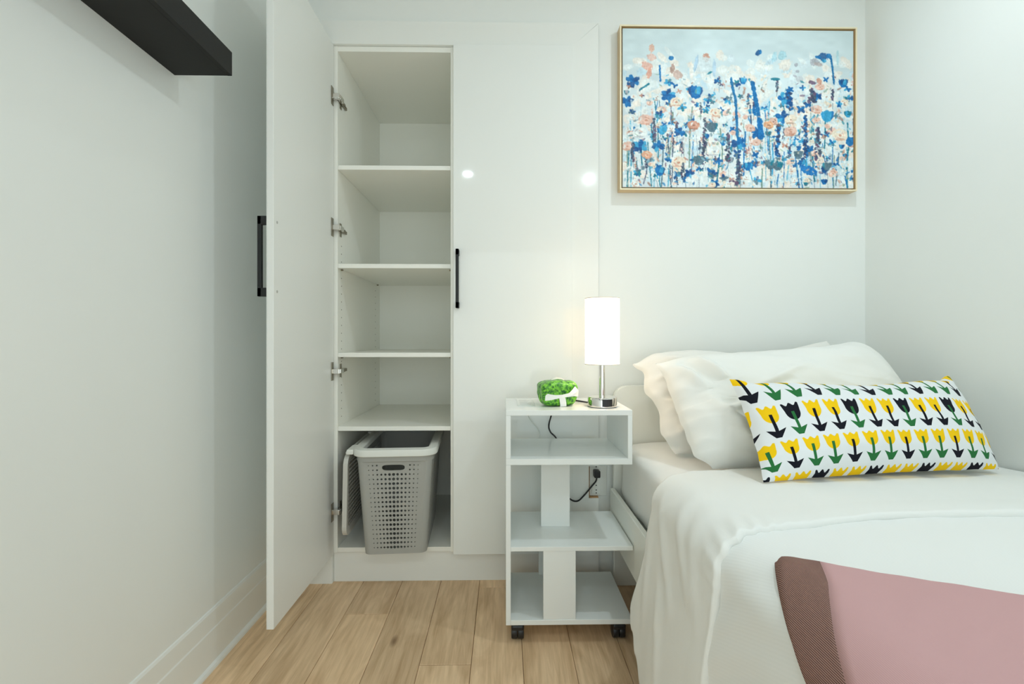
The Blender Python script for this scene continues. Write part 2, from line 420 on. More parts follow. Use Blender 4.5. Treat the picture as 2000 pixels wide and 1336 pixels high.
# wardrobe casing: mitred flat boards round the niche
CF = 1.850
n0, n1 = .338, .466
struct('trim_1', MB().prism([(.2695, 0), (CABX1, 0), (CABX1, n0), (.336, n0), (.336, n1), (CABX1, n1), (CABX1, CABT), (.2695, 2.1485)], 'Y', CF, YB + .001), M['trim'])
struct('trim_2', MB().prism([(XL, 2.1472), (.2682, 2.1472), (.3735, CABT), (XL, CABT)], 'Y', CF, YB + .001), M['trim'])
struct('trim_3', MB().box(XL, -.6885, 1.862, 1.89, 0, 2.1471), M['trim'])
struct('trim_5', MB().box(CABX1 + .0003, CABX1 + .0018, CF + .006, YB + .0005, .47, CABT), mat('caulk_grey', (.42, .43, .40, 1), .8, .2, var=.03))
notch = MB().box(.3362, .375, CF + .003, YB + .0005, n0, n0 + .004).box(.3362, .339, CF + .003, YB + .0005, n0, n1)
struct('trim_4', notch, M['rawwood'])

# ------------------------------------------------------------------ wardrobe
YC, YCB = 1.862, 2.485                        # carcass front and the back board
wd = thing('wardrobe', 'tall white built-in wardrobe with one door standing open on its shelves', 'wardrobe', (-.21, 2.1, 0))
mel = M['melamine']
sp = []
for (a, b) in ((-.687, -.668), (-.218, -.200), (.250, .268)):
    sp.append(obj('side_panel', MB().box(a, b, YC, YCB + .01, .122, 2.1465, .0012), mel, wd))
obj('top_panel', MB().box(-.668, -.218, YC + .001, YCB, 2.125, 2.146, .001), mel, wd)
obj('top_panel', MB().box(-.200, .250, YC + .001, YCB, 2.125, 2.146, .001), mel, wd)
obj('back_panel', MB().box(-.687, .268, YCB, YCB + .012, .122, 2.142), mel, wd)
obj('bottom_panel', MB().box(-.668, -.218, YC + .001, YCB, .124, .142, .001), mel, wd)
obj('bottom_panel', MB().box(-.200, .250, YC + .001, YCB, .124, .142, .001), mel, wd)
for z in (1.653, 1.259, .903, .608):
    obj('shelf', MB().box(-.6675, -.2185, YC + .002, YCB, z, z + .0175, .0012), mel, wd)
obj('plinth', MB().box(-.688, .272, 1.876, 1.892, 0, .1215, .001), M['trim'], wd)
obj('plinth_corner', MB().box(-.79, -.690, 1.858, 1.8619, 0, .1215, .0008), M['trim'], wd)
pins = MB()
for yy in (1.905, 2.40):
    for z0, z1 in ((.66, .90), (.935, 1.245), (1.29, 1.36)):
        z = z0
        while z < z1:
            pins.cyl((-.6678, yy, z), .0024, .0008, 'X', 8)
            z += .032
o = obj('shelf_pin_holes', pins, M['pin'], wd); o['kind'] = 'stuff'
for z in (1.259, .903):
    for yy, x in ((1.90, -.6635), (2.43, -.6635), (1.90, -.2225)):
        obj('shelf_pin', MB().cyl((x, yy, z - .003), .0028, .009, 'X', 10), M['nickel'], wd)
# closed door
dc = obj('door', MB().box(-.205, .2688, 1.842, 1.8605, .120, 2.146, .0012), M['gloss'], wd)
def pull(mb, fx, x, y, z0, z1, dirn):
    """bar pull: two feet and a flat bar; dirn 'Y' stands off towards -Y, 'X' towards -X"""
    if dirn == 'Y':
        mb.box(x - .006, x + .006, y - .034, y - .024, z0, z1, .0015)
        for a in (z0, z1 - .024): mb.box(x - .006, x + .006, y - .034, y, a, a + .024, .0015)
    else:
        mb.box(x - .034, x - .022, y - .006, y + .006, z0, z1, .0015)
        for a in (z0, z1 - .026): mb.box(x - .034, x, y - .006, y + .006, a, a + .026, .0015)
    return mb
obj('handle', pull(MB(), 0, -.1865, 1.842, 1.097, 1.328, 'Y'), M['black'], dc)
# open door, swung out square to the carcass
do = obj('door', MB().box(-.7005, -.6815, 1.377, 1.856, .120, 2.146, .0012), M['doorin'], wd)
obj('door_face', MB().box(-.7025, -.7006, 1.377, 1.856, .120, 2.146, .0006), M['gloss'], do)
obj('handle', pull(MB(), 0, -.7026, 1.396, 1.103, 1.343, 'X'), M['black'], do)
for z in (1.325, 1.118):
    obj('screw_cap', MB().cyl((-.6812, 1.398, z), .0042, .0012, 'X', 12), M['capgrey'], do)
for z in (1.935, 1.417, .848, .292):
    h = obj('hinge', MB().box(-.6813, -.679, 1.828, 1.851, z - .036, z + .036, .0009), M['nickel'], do)
    obj('hinge_arm', MB().box(-.681, -.652, 1.836, 1.852, z - .010, z + .010, .002).box(-.664, -.650, 1.846, 1.885, z - .009, z + .009, .002), M['chrome'], wd)
    obj('hinge_plate', MB().box(-.6679, -.6655, 1.872, 1.918, z - .008, z + .008, .0008).box(-.6679, -.6655, 1.884, 1.902, z - .027, z + .027, .0008).box(-.667, -.657, 1.876, 1.925, z - .007, z + .007, .002).box(-.667, -.660, 1.925, 1.95, z - .006, z + .006, .001), M['nickel'], wd)

# ------------------------------------------------------------------ black floating shelf
bs = thing('floating_shelf', 'black floating wall shelf high on the left wall', 'shelf', (-.80, .4, 1.675))
sx0, sx1, sy1, sz0, sz1 = XL, -.724, 1.243, 1.675, 1.737
obj('board', MB().box(sx0, sx1 - .0125, -.5, sy1, sz0, sz1, .0008), M['shelf'], bs)
obj('front_board', MB().box(sx1 - .012, sx1, -.5, sy1, sz0 - .0005, sz1, .0008), M['shelf'], bs)

# ------------------------------------------------------------------ ceiling spots
for (x, y, p, lab) in SPOTS:
    t = thing('ceiling_spotlight', lab, 'spotlight', (x, y, CEIL - .008), 0, 'recessed ceiling spotlights')
    obj('trim_ring', MB().lathe((x, y, CEIL), [(.036, -.001), (.038, -.007), (.050, -.006), (.054, 0)], 32), M['ceil'], t, True)
    obj('lens', MB().cyl((x, y, CEIL - .004), .036, .003, 'Z', 28), M['spot'], t)

# ------------------------------------------------------------------ painting
def paint(W=500, H=338, K=2):
    W0, H0 = W, H; W, H = W * K, H * K
    rng = np.random.RandomState(5)
    yy, xx = np.mgrid[0:H, 0:W].astype(np.float32)
    def smooth_noise(sx, sy):
        sx, sy = sx * K, sy * K
        a = rng.rand(int(H / sy) + 3, int(W / sx) + 3)
        gy, gx = yy / sy, xx / sx
        iy, ix = gy.astype(int), gx.astype(int); fy, fx = gy - iy, gx - ix
        fy = fy * fy * (3 - 2 * fy); fx = fx * fx * (3 - 2 * fx)
        return (a[iy, ix] * (1 - fx) + a[iy, ix + 1] * fx) * (1 - fy) + (a[iy + 1, ix] * (1 - fx) + a[iy + 1, ix + 1] * fx) * fy
    C = lambda *c: np.array(c, np.float32)
    img = np.zeros((H, W, 3), np.float32)
    v = (yy / H)[..., None]
    img[:] = C(202, 219, 223); img += (C(214, 224, 230) - C(202, 219, 223)) * v
    img += ((smooth_noise(60, 45) - .5) * 14 + (smooth_noise(18, 9) - .5) * 10)[..., None]
    brist = smooth_noise(1.6, 4) * .4 + smooth_noise(4, 1.6) * .3 + smooth_noise(9, 7) * .3
    def put(mask, col, x0, y0):
        h, w_ = mask.shape
        sub = img[y0:y0 + h, x0:x0 + w_]
        b = brist[y0:y0 + h, x0:x0 + w_]
        c = C(*col) + ((b - .5) * 62)[..., None]
        sub += (c - sub) * mask[..., None]
    def ell(cx, cy, rx, ry, ang, col, al=.95, rag=.35):
        cx, cy, rx, ry = cx * K, cy * K, rx * K, ry * K
        m = int(max(rx, ry) * 1.4 + 3)
        x0, x1, y0, y1 = max(0, int(cx - m)), min(W, int(cx + m)), max(0, int(cy - m)), min(H, int(cy + m))
        if x1 <= x0 or y1 <= y0: return
        X = xx[y0:y1, x0:x1] - cx; Y = yy[y0:y1, x0:x1] - cy
        u = (X * cos(ang) + Y * sin(ang)) / rx; w2 = (-X * sin(ang) + Y * cos(ang)) / ry
        d = np.sqrt(u * u + w2 * w2) + (brist[y0:y1, x0:x1] - .5) * rag * 2
        put(np.clip((1.06 - d) * min(rx, ry) * .8, 0, 1) * al, col, x0, y0)
    def line(pts, wd_, col, al=.9):
        for (ax, ay), (bx, by) in zip(pts, pts[1:]):
            n = int(max(abs(bx - ax), abs(by - ay)) / max(1.0, wd_ * .6)) + 1
            for i in range(n):
                t = i / n
                ell(ax + (bx - ax) * t + rng.uniform(-.4, .4), ay + (by - ay) * t, wd_ * rng.uniform(.7, 1.15), wd_ * 1.3, 0, col, al, .3)
    BL, BD, BC, NV = (22, 112, 178), (28, 82, 140), (60, 160, 205), (58, 72, 104)
    TL, SL, PK, CO, CR, PU, BR_, WH, GY = (30, 122, 145), (92, 122, 138), (224, 188, 174), (202, 146, 124), (234, 222, 204), (104, 84, 112), (150, 108, 92), (226, 234, 234), (168, 172, 182)
    P = lambda x, y: (x * W0, y * H0)
    # wash below the flower line
    for i in range(620):
        x, y = rng.rand(), rng.beta(2.6, 1.5)
        if y < .16: continue
        px, py = P(x, y)
        col = [WH, WH, (228, 230, 226), (214, 228, 234), (188, 216, 230), (238, 230, 220), (236, 224, 212)][rng.randint(7)]
        ell(px, py, rng.uniform(6, 20), rng.uniform(4, 12), rng.uniform(0, 3.1), col, .7, .5)
    # stems, denser low down
    for i in range(85):
        x = rng.rand(); y0 = rng.uniform(.45, .93); y1 = min(1.02, y0 + rng.uniform(.12, .5))
        col = [BC, TL, BL, SL, (150, 196, 214), (120, 150, 140), NV, (96, 176, 206)][rng.randint(8)]
        px, py = P(x, y0); qx, qy = P(x + rng.uniform(-.02, .02), y1)
        line([(px, py), ((px + qx) / 2 + rng.uniform(-3, 3), (py + qy) / 2), (qx, qy)], rng.uniform(.6, 1.9), col, .75)
    def petals(px, py, r, cols, n=5, squash=.75):
        a0 = rng.uniform(0, 6.28)
        for k_ in range(n):
            a = a0 + k_ * 2 * pi / n + rng.uniform(-.3, .3)
            ell(px + cos(a) * r * .62, py + sin(a) * r * .62 * squash, r * .60, r * .36, a, cols[rng.randint(len(cols))], .95, .35)
        ell(px, py, r * .26, r * .22, 0, cols[-1], .95)
    def rose(px, py, r, col, dark):
        ell(px, py, r, r * .74, rng.uniform(-.4, .4), col, .97, .25)
        for k_ in range(4):
            a = rng.uniform(0, 6.28); q = rng.uniform(.3, .75)
            ell(px + cos(a) * r * q, py + sin(a) * r * q * .7, r * .34, r * .11, a + 1.57, [dark, CR, PK, WH][rng.randint(4)], .8)
        ell(px + r * .05, py + r * .05, r * .22, r * .16, 0, dark, .9)
        ell(px, py + r * .58, r * .75, r * .15, 0, dark, .55)
    def cup(px, py, r, cols):
        for a in (-.55, 0, .55, -.25, .3):
            ell(px + a * r * .9, py - r * .15 * (1 - abs(a)), r * .36, r * .75, a * .8, cols[rng.randint(len(cols))], .95, .3)
        ell(px, py + r * .45, r * .55, r * .32, 0, cols[0], .95)
    def spike(px, py, ln, wd_, cols):
        n = int(ln / (wd_ * .62)) + 2
        for k_ in range(n):
            t = k_ / n
            for q in range(2):
                ell(px + rng.uniform(-1, 1) * wd_ * (.35 + .65 * t), py + t * ln, wd_ * rng.uniform(.4, .7), wd_ * rng.uniform(.3, .5), rng.uniform(0, 3), cols[rng.randint(len(cols))], .92)
        line([(px, py + ln), (px + rng.uniform(-3, 3), py + ln + 14)], .9, SL, .6)
    blues = [BL, BD, BC, (20, 100, 165)]; teals = [TL, BD, BC, SL]; darks = [NV, SL, PU, (70, 84, 100)]; pinks = [PK, CR, (232, 196, 180), CO]
    # scattered flowers, sorted from the top down
    items = []
    for i in range(330):
        y = .28 + .70 * rng.beta(1.7, 1.15); items.append((y, rng.rand()))
    items.sort()
    for y, x in items:
        px, py = P(x, y); s = rng.uniform(.6, 1.15); q = rng.rand()
        if q < .20: petals(px, py, 8.5 * s, blues, rng.randint(3, 6))
        elif q < .32: petals(px, py, 8 * s, teals, rng.randint(4, 7))
        elif q < .50: rose(px, py, 9.5 * s, [PK, CR, WH, (232, 196, 180)][rng.randint(4)], [CO, BR_, GY, CO][rng.randint(4)])
        elif q < .57: spike(px, py - 10, 26 * s, 4.2 * s, darks)
        elif q < .63: spike(px, py - 8, 26 * s, 3.6 * s, [PK, CO, (220, 190, 190), WH])
        elif q < .84: petals(px, py, 8 * s, [WH, (214, 228, 232), CR, (200, 220, 226)], 6)
        elif q < .92: cup(px, py, 7 * s, blues if rng.rand() < .6 else [SL, TL, GY])
        else: petals(px, py, 6 * s, [BR_, CO, PU, (190, 150, 140)], 4)
    def dabs(n_, lo):
        pal = [BL, BC, TL, SL, PK, CO, CR, WH, WH, WH, GY, (150, 196, 214), (120, 160, 176), BR_, PU, (232, 214, 200), (130, 160, 140), (214, 228, 234)]
        for i in range(n_):
            y = lo + (1 - lo) * rng.beta(1.5, 1.1); px, py = P(rng.rand(), y)
            ell(px, py, rng.uniform(2, 6.5), rng.uniform(.9, 2.8), rng.uniform(0, 3.14), pal[rng.randint(len(pal))], .65, .45)
    dabs(700, .27)
    # the larger features, placed where the canvas shows them
    for x, y, r in ((.045, .33, 13), (.195, .42, 14), (.02, .46, 12), (.70, .43, 14), (.69, .55, 14), (.075, .74, 14), (.50, .72, 14), (.245, .65, 10), (.58, .65, 13), (.155, .74, 12)):
        petals(*P(x, y), r, blues if r > 11 else [BD, BL], 6)
    cup(*P(.315, .40), 17, blues); cup(*P(.885, .545), 15, [BC, BL, (40, 150, 205)]); cup(*P(.17, .64), 12, [BC, BL, (80, 180, 220)])
    cup(*P(.52, .325), 9, blues); cup(*P(.955, .335), 11, blues); cup(*P(.975, .53), 9, [BC, TL]); cup(*P(.54, .865), 11, blues); cup(*P(.16, .90), 12, blues)
    ell(*P(.805, .885), 20, 9, .35, (28, 118, 190)); ell(*P(.79, .84), 4, 9, -.5, BC); ell(*P(.985, .7), 9, 10, .3, BL)
    line([P(.468, .31), P(.475, .37), P(.487, .44), P(.492, .56), P(.495, .68)], 3.0, (30, 112, 165)); line([P(.56, .34), P(.572, .42), P(.585, .52), P(.592, .62)], 4.4, (26, 110, 170)); line([P(.592, .58), P(.598, .68)], 6, BL)
    line([P(.902, .175), P(.908, .24), P(.915, .34)], 2.2, (30, 112, 165)); line([P(.16, .235), P(.163, .33)], 2.2, BL); line([P(.075, .385), P(.115, .345)], 2.0, TL)
    for x, y, rx, ry, a, c in ((.868, .165, 11, 8, .2, BD), (.847, .17, 7, 3.5, .2, BL), (.892, .16, 6, 6, 0, BL), (.872, .19, 5, 4, 0, BC), (.585, .145, 5, 6, .4, BD), (.595, .14, 3, 5, 0, BL), (.21, .185, 5, 5, .6, BL), (.83, .20, 10, 8, 0, GY), (.845, .215, 10, 4, .2, (180, 170, 170)), (.66, .31, 10, 3, 0, TL), (.375, .275, 7, 2.4, -.5, TL), (.36, .175, 7, 8, 0, CO), (.363, .20, 4, 3, 0, BR_), (.125, .125, 6, 9, 0, (216, 170, 150)), (.125, .18, 9, 8, 0, (226, 190, 178)), (.105, .235, 13, 8, .5, (226, 176, 160)), (.115, .28, 5, 13, .2, (222, 160, 140)), (.215, .25, 5, 11, .2, (172, 140, 128)), (.235, .29, 10, 9, .5, (200, 172, 162)), (.69, .16, 9, 9, .6, (166, 208, 220)), (.655, .17, 5, 12, .3, (170, 210, 222)), (.93, .17, 3, 18, 0, (168, 206, 214)), (.345, .22, 20, 15, 0, (214, 226, 230)), (.315, .22, 4, 18, .2, (170, 200, 222)), (.395, .25, 4, 20, 0, (176, 204, 224)), (.75, .22, 4, 4, 0, GY), (.755, .26, 4, 3, 0, GY), (.745, .29, 5, 3, .4, GY), (.765, .31, 8, 7, 0, (196, 202, 208)), (.82, .33, 8, 4, .3, PU), (.85, .32, 7, 5, .8, CO)):
        ell(*P(x, y), rx, ry, a, c, .85, .4)
    for x, y, r, c, d in ((.10, .575, 15, PK, CO), (.075, .655, 15, WH, GY), (.305, .605, 13, CO, BR_), (.40, .525, 13, CR, CO), (.24, .84, 15, CR, CO), (.725, .565, 13, CR, BR_), (.725, .64, 14, PK, CO), (.94, .66, 17, CR, CO), (.105, .795, 11, (226, 170, 140), CO), (.02, .74, 12, PK, CO), (.63, .60, 11, (226, 170, 130), BR_), (.395, .77, 13, WH, GY), (.85, .82, 12, CR, GY), (.23, .46, 13, CR, CO), (.04, .56, 9, WH, GY), (.84, .50, 12, PK, CO), (.55, .62, 11, PK, CO)):
        rose(*P(x, y), r, c, d)
    for x, y, ln, q in ((.35, .65, 70, 5), (.67, .60, 70, 6.5), (.845, .62, 70, 7), (.79, .54, 95, 5.5), (.455, .66, 60, 6.5), (.50, .84, 48, 8), (.135, .57, 50, 5), (.72, .39, 40, 8), (.82, .38, 28, 9), (.045, .72, 40, 5), (.26, .30 + .55, 30, 5)):
        spike(*P(x, y), ln, q, [BD, NV, BL] if x in (.67, .79, .72) else darks)
    for x, y, r in ((.385, .62, 13), (.33, .83, 13), (.64, .85, 13), (.67, .86, 12), (.885, .86, 11), (.76, .79, 11)): cup(*P(x, y), r, [SL, TL, (90, 118, 130)])
    dabs(160, .32)
    img = img.reshape(H0, K, W0, K, 3).mean((1, 3))
    img = np.clip(img, 0, 255) / 255
    return np.where(img <= .04045, img / 12.92, ((img + .055) / 1.055) ** 2.4)
pic = thing('framed_painting', 'large painting of blue and peach wildflowers in a gold frame over the bed', 'painting', (.932, 1.85, 1.566))
fx0, fx1, fz0, fz1, fyf = .456, 1.408, 1.568, 2.222, 1.829
t = .0055
def rail(a, b, nm='frame_rail'):
    obj(nm, MB().box(a[0], b[0], fyf + .0005, YB - .001, a[1], b[1], .0008), M['gold'], pic)
rail((fx0, fz0), (fx0 + t, fz1)); rail((fx1 - t, fz0), (fx1, fz1)); rail((fx0 + t, fz1 - t), (fx1 - t, fz1)); rail((fx0 + t, fz0), (fx1 - t, fz0 + t))
lip = MB()
for a, b in (((fx0, fz0), (fx0 + t, fz1)), ((fx1 - t, fz0), (fx1, fz1)), ((fx0 + t, fz1 - t), (fx1 - t, fz1)), ((fx0 + t, fz0), (fx1 - t, fz0 + t))):
    lip.box(a[0], b[0], fyf - .0008, fyf + .0005, a[1], b[1])
obj('frame_lip', lip, M['goldlip'], pic)
obj('backing_board', MB().box(fx0 + t, fx1 - t, 1.856, 1.868, fz0 + t, fz1 - t), M['gap'], pic)
PA = paint(); PH, PWd = PA.shape[:2]
g = .0062
cx0, cx1, cz0, cz1 = fx0 + t + g, fx1 - t - g, fz0 + t + g, fz1 - t - g
me = bpy.data.meshes.new('canvas')
ii, jj = np.meshgrid(np.arange(PWd), np.arange(PH))
co = np.stack([cx0 + (cx1 - cx0) * ii / (PWd - 1), np.full(ii.shape, fyf + .005) - PA.mean(2) * .0006, cz1 - (cz1 - cz0) * jj / (PH - 1)], -1).reshape(-1, 3) - np.array(ROOT['framed_painting'])
idx = (jj * PWd + ii)[:-1, :-1].reshape(-1)
faces = np.stack([idx, idx + PWd, idx + PWd + 1, idx + 1], -1)
me.vertices.add(len(co)); me.vertices.foreach_set('co', co.ravel().astype(np.float32))
me.loops.add(faces.size); me.loops.foreach_set('vertex_index', faces.ravel().astype(np.int32))
me.polygons.add(len(faces)); me.polygons.foreach_set('loop_start', np.arange(0, faces.size, 4, dtype=np.int32))
me.update(calc_edges=True); me.validate()
ca = me.color_attributes.new('paint', 'FLOAT_COLOR', 'POINT')
ca.data.foreach_set('color', np.concatenate([PA.reshape(-1, 3), np.ones((PWd * PH, 1))], 1).astype(np.float32).ravel())
me.materials.append(M['canvas'])
cv = bpy.data.objects.new('canvas', me); COL.objects.link(cv); cv.parent = pic
obj('canvas_block', MB().box(cx0, cx1, fyf + .0055, 1.8559, cz0, cz1), M['paper'], pic)

# ------------------------------------------------------------------ nightstand
nx0, nx1, ny0, ny1 = .003, .409, 1.48, 1.784
ns = thing('nightstand', 'white open-shelf nightstand on castors between wardrobe and bed', 'nightstand', ((nx0 + nx1) / 2, 1.63, 0))
q = M['nstand']
def nb(nm, *a): return obj(nm, MB().box(*a, .001), q, ns)
nb('top_panel', nx0, nx1, ny0, ny1, .731, .748)
nb('box_side', nx0, nx0 + .0155, ny0, ny1, .5925, .7309)
nb('box_side', nx1 - .0145, nx1, ny0, ny1, .5925, .7309)
nb('box_floor', nx0, nx1, ny0, ny1, .573, .5924)
nb('side_panel', nx0, nx0 + .0155, ny0, ny1, .061, .5729)
nb('middle_shelf', nx0 + .0156, nx1 + .002, ny0, ny1, .297, .311)
nb('bottom_shelf', nx0 + .0156, nx1, ny0, ny1, .061, .077)
nb('post_board', .128, .230, 1.640, 1.655, .3111, .5729)
nb('post_board', .123, .227, 1.4815, 1.4965, .0771, .2969)
nb('post_board', .129, .232, 1.765, 1.780, .0771, .2969)
for cx, cy in ((.041, 1.515), (.371, 1.515), (.041, 1.75), (.371, 1.75)):
    c = obj('castor', MB().cyl((cx, cy, .0575), .014, .007, 'Z', 18).box(cx - .006, cx + .006, cy - .018, cy + .016, .030, .0545, .003).box(cx - .021, cx + .021, cy - .024, cy + .012, .034, .053, .006), M['blackpl'], ns)
    for s in (-1, 1):
        obj('wheel', MB().cyl((cx + s * .0105, cy, .0235), .0234, .0195, 'X', 28, bev=.003), M['blackpl'], c, True)

# ------------------------------------------------------------------ table lamp
lx, ly, lz = .329, 1.563, .7482
lamp = thing('table_lamp', 'lit table lamp with white cylinder shade and chrome base on the nightstand', 'lamp', (lx, ly, lz))
obj('base', MB().lathe((lx, ly, lz), [(0, 0), (.046, 0), (.0488, .002), (.049, .030), (.047, .033), (0, .0335)], 56), M['chrome'], lamp, True)
ctl = MB()
a0 = radians(-84)
for i in range(6):
    a = a0 + (i - 2.5) * radians(7); b = a + radians(7.0)
    p = [(lx + .0496 * cos(a), ly + .0496 * sin(a)), (lx + .0496 * cos(b), ly + .0496 * sin(b)), (lx + .047 * cos(b), ly + .047 * sin(b)), (lx + .047 * cos(a), ly + .047 * sin(a))]
    ctl.prism(p, 'Z', lz + .005, lz + .029)
obj('control_panel', ctl, M['blackpl'], lamp)
obj('stem', MB().cyl((lx, ly, lz + .033 + .06), .0095, .12, 'Z', 28), M['chrome'], lamp, True)
SR, S0, S1 = .0575, .890, 1.114
sh = MB().lathe((lx, ly, 0), [(SR, S0), (SR, S1), (SR - .002, S1), (SR - .002, S0), (SR, S0)], 64)
shd = obj('shade', sh, M['shade'], lamp, True)
for z in (S0, S1 - .0025):
    obj('shade_hem', MB().lathe((lx, ly, 0), [(SR + .0002, z), (SR + .0006, z), (SR + .0006, z + .0025), (SR + .0002, z + .0025), (SR + .0002, z)], 64), M['hem'], shd, True)
sp_ = MB()
for k in range(3):
    a = k * 2 * pi / 3 + .5
    sp_.tube([(lx, ly, S1 - .03), (lx + cos(a) * (SR - .003), ly + sin(a) * (SR - .003), S1 - .03)], .0012, 6)
obj('shade_spider', sp_, M['chrome'], lamp)
obj('bulb', MB().lathe((lx, ly, .905), [(0.0, 0), (.013, .002), (.014, .03), (.024, .06), (.027, .08), (.022, .1), (.01, .112), (0, .115)], 24), M['bulb'], lamp, True)
cord = MB().tube([(lx - .030, ly + .034, lz + .006), (.275, 1.645, lz + .005), (.23, 1.72, lz + .004), (.19, 1.785, lz + .004), (.188, 1.798, .735), (.184, 1.806, .69), (.172, 1.812, .640), (.178, 1.812, .612), (.205, 1.812, .575), (.21, 1.812, .47), (.225, 1.812, .385), (.255, 1.815, .348), (.284, 1.818, .338), (.31, 1.822, .357), (.345, 1.828, .395), (.362, 1.836, .412), (.366, 1.836, .432)], .0032, 8)
obj('power_cord', cord, M['blackpl'], lamp, True)
obj('plug', MB().box(.354, .379, 1.828, 1.8606, .424, .452, .004), M['blackpl'], lamp)
# outlet
ol = thing('wall_outlet', 'white wall outlet behind the nightstand with the black plug in it', 'outlet', (.378, 1.872, .343))
obj('cover_plate', MB().box(.342, .412, 1.8655, 1.8719, .343, .463, .0015), M['plate'], ol)
obj('receptacle', MB().box(.350, .385, 1.862, 1.8654, .416, .456, .001), M['plate'], ol)
obj('receptacle', MB().box(.350, .385, 1.862, 1.8654, .352, .392, .001), M['plate'], ol)
for z in (.4605, .386, .367, .355): obj('slot', MB().cyl((.368, 1.8618, z), .0025, .001, 'Y', 10), M['socket'], ol)
# white cord in the nightstand box
wc = thing('white_cord', 'thin white cord with a flat adapter hanging behind the nightstand box', 'cord', (.09, 1.80, .60))
obj('adapter', MB().box(.052, .085, 1.797, 1.812, .716, .7255, .002), M['cordw'], wc)
obj('cable', MB().tube([(.078, 1.806, .718), (.084, 1.808, .695), (.10, 1.81, .66), (.128, 1.812, .625), (.137, 1.812, .60), (.137, 1.814, .56)], .0022, 6), M['cordw'], wc)
# card
crd = thing('paper_card', 'small white paper card lying flat at the left of the nightstand top', 'card', (.075, 1.63, .7482))
obj('card_sheet', MB().box(.043, .104, 1.578, 1.765, .7482, .7490, .0002), M['paper'], crd)
tx = MB()
for i in range(7): tx.box(.052, .052 + R.uniform(.025, .043), 1.60 + i * .02, 1.604 + i * .02, .7490, .74915)
o = obj('printed_lines', tx, mat('grey_ink', (.5, .5, .5, 1), .7), crd); o['kind'] = 'stuff'

# ------------------------------------------------------------------ green wrapped pack
gp = thing('gift_pack', 'green leaf-print wrapped pack tied with white ribbon on the nightstand', 'pack', (.183, 1.60, .7482))
gx, gy, gz = .181, 1.598, .7482
def pack_pt(u, v, off=0):
    """u round (0..1), v bottom to top (0..1) on a lumpy rounded block"""
    a = 2 * pi * u
    ca_, sa_ = cos(a), sin(a)
    n = 5.0
    rr = 1 / (abs(ca_) ** n + abs(sa_) ** n) ** (1 / n)
    ph = pi * (v - .5)
    e = 2 / 4.6
    rad = abs(cos(ph)) ** e
    zz = math.copysign(abs(sin(ph)) ** e, sin(ph)) * .5 + .5
    wx = .060 + .009 * zz; wy = .043 + .006 * zz
    d = noise.noise(Vector((ca_ * 2.1, sa_ * 2.1, zz * 3.1))) * .0045
    x = ca_ * rr * rad * (wx + d + off); y = sa_ * rr * rad * (wy + d + off)
    z = zz * (.082 + off) + noise.noise(Vector((x * 30, y * 30, 4))) * .004 * zz - off * .5
    z += .006 * zz * (1 - abs(x) / .07)
    c, s = cos(.18), sin(.18)
    return Vector((gx + x * c - y * s, gy + x * s + y * c, gz + max(z, .0)))
gb = MB(); gb.grid(64, 32, lambda u, v: pack_pt(u, v)); bmesh.ops.remove_doubles(gb.bm, verts=gb.bm.verts[:], dist=.0004)
obj('wrapped_body', gb, M['green'], gp, True)
rb = MB()
def ribbon(mb, pts, wd_, th=.0012, nrm=Vector((0, -1, 0))):
    pts = [(Vector(p), w_) for p, w_ in pts]; L_ = []
    for i, (p, w_) in enumerate(pts):
        d = (pts[min(i + 1, len(pts) - 1)][0] - pts[max(i - 1, 0)][0]).normalized()
        s = d.cross(nrm).normalized()
        L_.append([mb.bm.verts.new(p + s * w_ * a + nrm * th * b) for a, b in ((-.5, 0), (.5, 0), (.5, 1), (-.5, 1))])
    for a, b in zip(L_, L_[1:]):
        for k in range(4): mb.bm.faces.new((a[k], a[(k + 1) % 4], b[(k + 1) % 4], b[k]))
    mb.bm.faces.new(L_[0][::-1]); mb.bm.faces.new(L_[-1])
fy = 1.5475
ribbon(rb, [((.196, fy + .004, gz + .001), .021), ((.195, fy, gz + .012), .021), ((.193, fy - .0015, gz + .024), .021), ((.190, fy - .003, gz + .036), .019)], .02)
obj('ribbon_band', rb, M['ribbon'], gp)
bw = MB()
ribbon(bw, [((.192, fy - .004, gz + .037), .010), ((.170, fy - .003, gz + .034), .013), ((.150, fy - .002, gz + .033), .020), ((.135, fy + .0015, gz + .034), .026)], .02)
ribbon(bw, [((.190, fy - .0045, gz + .037), .009), ((.212, fy - .001, gz + .040), .012), ((.232, fy + .005, gz + .044), .017), ((.248, fy + .016, gz + .043), .020)], .02)
ribbon(bw, [((.214, fy - .002, gz + .040), .010), ((.228, fy + .002, gz + .050), .014), ((.242, fy + .010, gz + .062), .018)], .02)
obj('ribbon_bow', bw, M['ribbon'], gp)
ts = MB(); ts.grid(14, 8, lambda u, v: Vector((.160 + .045 * u, 1.595 + .03 * v, gz + .087 + .006 * sin(pi * u) + .003 * noise.noise(Vector((u * 4, v * 4, 1))))))
obj('tissue_tuft', ts, M['tissue'], gp, True, solid=.004)

